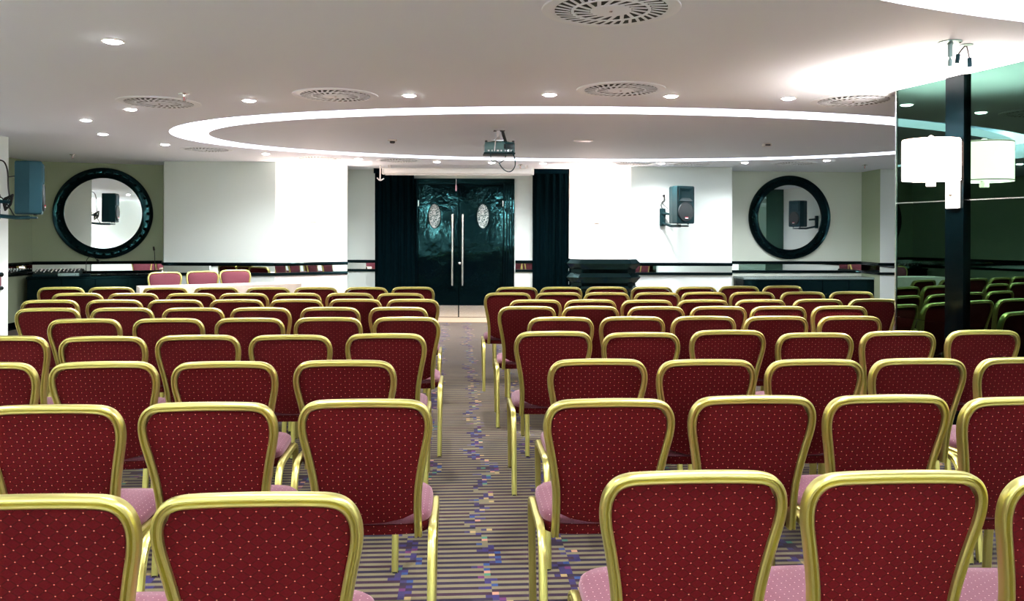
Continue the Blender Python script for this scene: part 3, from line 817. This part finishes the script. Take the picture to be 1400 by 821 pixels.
# unseen downlights added over and behind the camera as fill light
near = [(-2.9, 3.4), (-1.0, 3.0), (1.1, 3.2), (-2.9, 1.6), (-1.1, 1.2), (.6, 1.0), (-3.9, .2), (-1.3, -.6), (.8, -.8), (-2.6, -2.0), (2.6, -1.8), (6.5, 5.4), (8.6, 4.6)]
for i, (x, y) in enumerate(near):
    downlight(x, y, 'added round fill downlight overhead, out of view', DLP * 1.1)

# swirl vents
def make_vent():
    t = thing('ceiling_vent', 'x', 'ceiling vent', (0, 0, CEIL))
    obj('face_ring', lathe(nbm(), [(.33, 0), (.328, -.006), (.31, -.008), (.272, -.007), (.268, -.004)], 64), M['vent'], t, True)
    obj('backing', lathe(nbm(), [(.268, -.0045), (.268, -.0065)], 64), M['dark_void'], t)
    obj('hub', lathe(nbm(), [(.098, -.0065), (.098, -.011), (.09, -.012), (.01, -.012)], 48), M['vent'], t, True)
    obj('screw', lathe(nbm(), [(.010, -.012), (.008, -.016)], 12), M['chrome'], t)
    bm = nbm(); n = 64
    rg = [[(rr * math.cos(2 * PI * i / n), rr * math.sin(2 * PI * i / n), zz) for i in range(n)] for rr, zz in ((.176, -.0066), (.176, -.0115), (.190, -.0115), (.190, -.0066), (.176, -.0066))]
    loft(bm, rg, cap=False); bmesh.ops.remove_doubles(bm, verts=bm.verts, dist=1e-5)
    obj('middle_ring', bm, M['vent'], t)
    for ring, (r0, r1, cnt, w) in enumerate(((.094, .178, 18, .0095), (.188, .272, 34, .0078))):
        for k in range(cnt):
            a = 2 * PI * k / cnt + ring * .1
            bm = nbm()
            ta = .55
            mt = Matrix.Rotation(a, 4, 'Z') @ Matrix.Translation(((r0 + r1) / 2, 0, -.0085)) @ Matrix.Rotation(.42, 4, 'Z')
            box(bm, -(r1 - r0) / 2, (r1 - r0) / 2, -w, w, -.001, .001, mtx=mt)
            obj('blade', bm, M['vent'], t)
    return t
vp = None
vents = [(834, 12, 'large swirl vent nearest the camera, at the top of the view'), (848, 122, 'swirl vent in front of the cove ring, right of the projector'),
         (458, 130, 'swirl vent in front of the cove ring, left of the projector'), (217, 140, 'swirl vent over the left block, with a sprinkler beside it'),
         (1166, 137, 'swirl vent beside the corner of the glass column'), (282, 204, 'small-looking swirl vent by the left end of the cove ring'),
         (434, 216, 'brightly lit swirl vent above the left sconce'), (545, 219, 'swirl vent in front of the screen case'),
         (866, 223, 'swirl vent above the wall right of the plinth sconce'), (945, 224, 'swirl vent above the back wall loudspeaker, nearer the right mirror'),
         (1085, 223, 'swirl vent above the right round mirror')]
for px, py, lb in vents:
    x, y = px2(px, py)
    if vp is None:
        vp = make_vent(); vp.location = (x, y, CEIL); vp['label'] = lb; vp['group'] = 'round swirl ceiling vents'
    else: dup(vp, (x, y, CEIL), random.uniform(-.3, .3), lb, 'round swirl ceiling vents')

# sprinklers
sp0 = None
def sprinkler(px, py, lb):
    global sp0
    x, y = px2(px, py)
    if sp0:
        return dup(sp0, (x, y, CEIL), .3, lb, 'fire sprinklers')
    t = thing('sprinkler', lb, 'sprinkler', (x, y, CEIL), 0, 'fire sprinklers'); sp0 = t
    obj('ceiling_rose', lathe(nbm(), [(.042, 0), (.040, -.006), (.012, -.010), (.010, -.025)], 24), M['chrome'], t, True)
    obj('yoke', tube(nbm(), catmull([(-.010, 0, -.022), (-.017, 0, -.035), (0, 0, -.056), (.017, 0, -.035), (.010, 0, -.022)], 5), .003, 6), M['chrome'], t, True)
    obj('deflector', lathe(nbm(), [(.016, -.056), (.017, -.059), (.003, -.060)], 16), M['chrome'], t)
    obj('bulb', tube(nbm(), [(0, 0, -.024), (0, 0, -.055)], .003, 6), M['red'], t)
    return t
sprinkler(251, 128, 'sprinkler head beside the left-hand swirl vent')
sprinkler(99, 211, 'sprinkler head in front of the left round mirror niche')
sprinkler(1182, 225, 'sprinkler head right of the right round mirror')
sprinkler(711, 225, 'sprinkler head between the projector and the right-hand curtain')
x, y = px2(536, 191)
t = thing('smoke_detector', 'small smoke detector inside the oval ceiling panel, left of projector', 'smoke detector', (x, y, CEIL))
obj('detector_base', lathe(nbm(), [(.055, 0), (.055, -.012), (.048, -.016)], 28), M['white_metal'], t, True)
obj('sensor', lathe(nbm(), [(.030, -.016), (.030, -.034), (.022, -.040), (.004, -.042)], 24), M['trim_ring'], t, True)
x, y = px2(797, 192)
t = thing('ceiling_speaker', 'flat round ceiling speaker inside the oval panel, right of projector', 'ceiling speaker', (x, y, CEIL))
obj('speaker_rim', lathe(nbm(), [(.11, 0), (.108, -.006), (.095, -.008)], 36), M['white_metal'], t, True)
obj('speaker_mesh', lathe(nbm(), [(.095, -.0075), (.093, -.010), (.01, -.012)], 36), M['vent'], t, True)
x, y = px2(1048, 196)
t = thing('ceiling_motion_sensor', 'small boxy sensor on the oval ceiling panel, toward the right mirror', 'sensor', (x, y, CEIL))
obj('sensor_housing', bx(-.05, .05, -.04, .04, -.035, 0, bev=.01), M['white_metal'], t)
obj('sensor_lens', bx(-.03, .03, -.043, -.038, -.03, -.012, bev=.004), M['trim_ring'], t)

# hanging fitting near the glass column
x, y = px2(1298, 57)
M['dull_steel'] = mat('dull_steel', (.26, .38, .37), .4, .6)
t = thing('ceiling_fitting', 'steel ceiling rose with short stem and dangling plug, near the column', 'ceiling fitting', (x, y, CEIL))
obj('ceiling_rose', lathe(nbm(), [(.062, 0), (.060, -.006), (.02, -.010), (.016, -.014)], 32), M['dull_steel'], t, True)
obj('stem', tube(nbm(), [(0, 0, -.012), (0, 0, -.085)], .013, 12), M['dull_steel'], t, True)
pl = obj('plug', lathe(nbm(), [(.005, -.085), (.006, -.095), (.012, -.100), (.012, -.135), (.008, -.138)], 12), M['dull_steel'], t, True)
obj('screw', lathe(nbm(), [(.006, 0), (.004, -.006)], 8, Matrix.Translation((.045, -.02, -.006))), M['trim_ring'], t)
x2, y2 = px2(1320, 61)
t = thing('cable_outlet', 'small ceiling plate with two short dangling connectors, near the column', 'cable outlet', (x2, y2, CEIL))
obj('outlet_plate', lathe(nbm(), [(.036, 0), (.034, -.005), (.008, -.008)], 24), M['dull_steel'], t, True)
for (ex, ez) in ((-.045, -.055), (.018, -.075)):
    c = obj('cable', tube(nbm(), catmull([(0, 0, -.004), (ex * .4, 0, ez * .35), (ex, 0, ez)], 5), .004, 6), M['trim_ring'], t, True)
    obj('connector', tube(nbm(), [(ex, 0, ez), (ex * 1.15, 0, ez - .05)], .012, 10), M['teal_plastic'], c, True)

# ------------------------------------------------------------------ projector
x, y = px2(682, 178)
pj = thing('projector', 'small dark projector hanging from the oval ceiling panel by its bracket', 'projector', (x, y, CEIL), R(4))
obj('mount_plate', bx(-.06, .06, -.05, .05, -.008, 0, bev=.003), M['chrome'], pj)
obj('mount_pole', tube(nbm(), [(-.01, 0, -.005), (-.01, 0, -.10)], .018, 14), M['white_metal'], pj, True)
obj('mount_cradle', bx(-.07, .07, -.07, .07, -.125, -.098, bev=.008), M['chrome'], pj)
for s in (-1, 1): obj('mount_leg', tube(nbm(), [(s * .05, 0, -.11), (s * .115, -.05, -.135)], .008, 8), M['chrome'], pj, True)
M['proj'] = mat('projector_plastic', (.07, .16, .155), .35)
body = obj('projector_body', bx(-.155, .155, -.13, .13, -.245, -.135, bev=.014, seg=3), M['proj'], pj, True)
obj('base_flange', bx(-.165, .160, -.137, .12, -.258, -.243, bev=.004), M['black_plastic'], body)
for i, (px_, w_) in enumerate(((-.115, .018), (-.08, .010), (-.055, .010), (-.02, .022), (.015, .014), (.06, .020), (.085, .018), (.118, .018))):
    obj('port', bx(px_ - w_ / 2, px_ + w_ / 2, -.134, -.128, -.232, -.217), M['white'] if i != 6 else M['chrome'], body)
obj('vent_grille', bx(.04, .14, -.133, -.128, -.205, -.155), M['grille'], body)
for s in (-1, 1): obj('corner_foot', bx(s * .14 - .012, s * .14 + .012, -.11, -.08, -.138, -.118, bev=.003), M['black_cap'], pj)
obj('cable_sleeve', tube(nbm(), catmull([(.035, -.01, -.005), (.042, -.03, -.05), (.055, -.06, -.10), (.062, -.10, -.135)], 5), .016, 10), M['black_cap'], pj, True)
obj('white_cable', tube(nbm(), catmull([(-.01, -.02, -.07), (-.04, -.10, -.11), (-.05, -.138, -.17), (-.055, -.137, -.225)], 6), .006, 8), M['white_metal'], pj, True)
obj('cable', tube(nbm(), catmull([(.06, -.11, -.13), (.065, -.155, -.20), (.055, -.16, -.30), (-.005, -.15, -.355), (-.04, -.14, -.33), (-.085, -.14, -.33), (-.095, -.14, -.25)], 7), .004, 6), M['teal_plastic'], pj, True)
obj('cable', tube(nbm(), catmull([(.125, -.137, -.225), (.15, -.16, -.30), (.155, -.16, -.38), (.12, -.16, -.435), (.07, -.16, -.44), (.02, -.155, -.40), (-.01, -.15, -.35)], 7), .0055, 6), M['teal_plastic'], pj, True)
obj('cable', tube(nbm(), catmull([(.03, -.10, -.13), (.08, -.14, -.15), (.13, -.14, -.15), (.15, -.10, -.15)], 5), .006, 6), M['teal_plastic'], pj, True)

# ------------------------------------------------------------------ equipment on the left sideboard
def on_board(s, t): v = sa + dn * s + nrm * t; return v
HB = .775
v = on_board(.37, .22)
mx = thing('audio_mixer', 'long dark audio mixer on the left sideboard under the round mirror', 'audio mixer', (v.x, v.y, HB), aD)
bm = nbm()
prism_pts = [(-.17, 0), (.17, 0), (.17, .09), (-.10, .045), (-.17, .03)]
rings = [[(xx, yy, zz) for yy, zz in prism_pts] for xx in (-.315, .315)]
mb = obj('mixer_body', loft(bm, rings), M['black_plastic'], mx)
def ztop(y): return .03 + (y + .17) / .07 * .015 if y < -.10 else .045 + (y + .10) / .27 * .045
for i in range(12):
    for j, yy in enumerate((.02, .08, .14)):
        obj('knob', lathe(nbm(), [(.010, 0), (.009, .014), (.006, .016)], 8, Matrix.Translation((-.285 + i * .0515, yy, ztop(yy)))), M['white'] if (i + j) % 3 == 0 else M['chrome'], mb)
    if i % 2 == 0: obj('fader', bx(-.290 + i * .0515, -.280 + i * .0515, -.09 + .02 * (i % 3), -.07 + .02 * (i % 3), .05, .066), M['white'], mb)
v = on_board(.545, .437)
cp = thing('disc_player', 'slim silver player in front of the mixer on the sideboard', 'disc player', (v.x, v.y, HB), aD)
obj('player_body', bx(-.14, .14, -.038, .038, 0, .045, bev=.006), mat('pale_teal_metal', (.40, .62, .60), .35, .3), cp)
for s in (-1, 1): obj('button', lathe(nbm(), [(.006, 0), (.005, .004)], 8, Matrix.Translation((s * .10, -.038, .024)) @ Matrix.Rotation(PI / 2, 4, 'X')), M['trim_ring'], cp)
def goose(s, t_, pts, lb):
    v = on_board(s, t_)
    m_ = thing('gooseneck_microphone', lb, 'microphone', (v.x, v.y, HB), aD, 'gooseneck microphones on the left sideboard')
    obj('mic_base', bx(-.06, .06, -.05, .05, 0, .025, bev=.008), M['black_plastic'], m_)
    pp = catmull(pts, 6)
    obj('gooseneck', tube(nbm(), pp, .005, 6), M['black_cap'], m_, True)
    e = pp[-1]; d_ = (pp[-1] - pp[-3]).normalized()
    obj('mic_head', tube(nbm(), [e - d_ * .01, e + d_ * .02, e + d_ * .05], .016, 10, .012), M['black_cap'], m_, True)
goose(.76, .26, [(0, 0, .02), (0, 0, .16), (.01, 0, .24), (.06, 0, .29), (.11, 0, .27), (.155, -.01, .235)], 'gooseneck microphone bent over sideways beside the mixer')
goose(1.73, .26, [(0, 0, .02), (0, 0, .20), (-.005, 0, .33), (-.012, 0, .39)], 'upright gooseneck microphone at the right end of the sideboard')
v = on_board(1.30, .39)
rc = thing('cable_coil', 'heap of black cable lying on the sideboard between the microphones', 'cable', (v.x, v.y, HB), aD)
pts = [(-.33 + .02 * i + .02 * math.sin(i * 1.3), .07 * math.sin(i * .8), .012 + .012 * abs(math.sin(i * .55))) for i in range(34)]
obj('cable_run', tube(nbm(), catmull(pts, 4), .008, 6), M['black_cap'], rc, True)
obj('cable_plug', tube(nbm(), [(-.33, 0, .014), (-.37, -.01, .014)], .011, 8), M['chrome'], rc, True)

# ------------------------------------------------------------------ camera, world, view
cam = bpy.data.cameras.new('camera'); co = bpy.data.objects.new('camera', cam); C.objects.link(co)
co.location = (0, 0, CAM_H)
co.rotation_mode = 'XYZ'
co.matrix_world = Matrix.Translation((0, 0, CAM_H)) @ Matrix.Rotation(PI / 2, 4, 'X') @ Matrix.Rotation(R(.22), 4, 'Z')
cam.sensor_width = 36; cam.lens = 1130 / 1400 * 36; cam.shift_y = -(410.5 - 318.3) / 1400
cam.clip_start = .05
bpy.context.scene.camera = co
w = bpy.data.worlds.new('world'); bpy.context.scene.world = w; w.use_nodes = True
w.node_tree.nodes['Background'].inputs[0].default_value = (.02, .02, .02, 1)
S = bpy.context.scene
S.view_settings.view_transform = 'Standard'; S.view_settings.look = 'None'; S.view_settings.exposure = 1.46; S.view_settings.gamma = 1
S.view_settings.use_curve_mapping = False
S.cycles.max_bounces = 10; S.cycles.diffuse_bounces = 5; S.cycles.glossy_bounces = 6
S.cycles.sample_clamp_indirect = 4
S.cycles.use_denoising = True
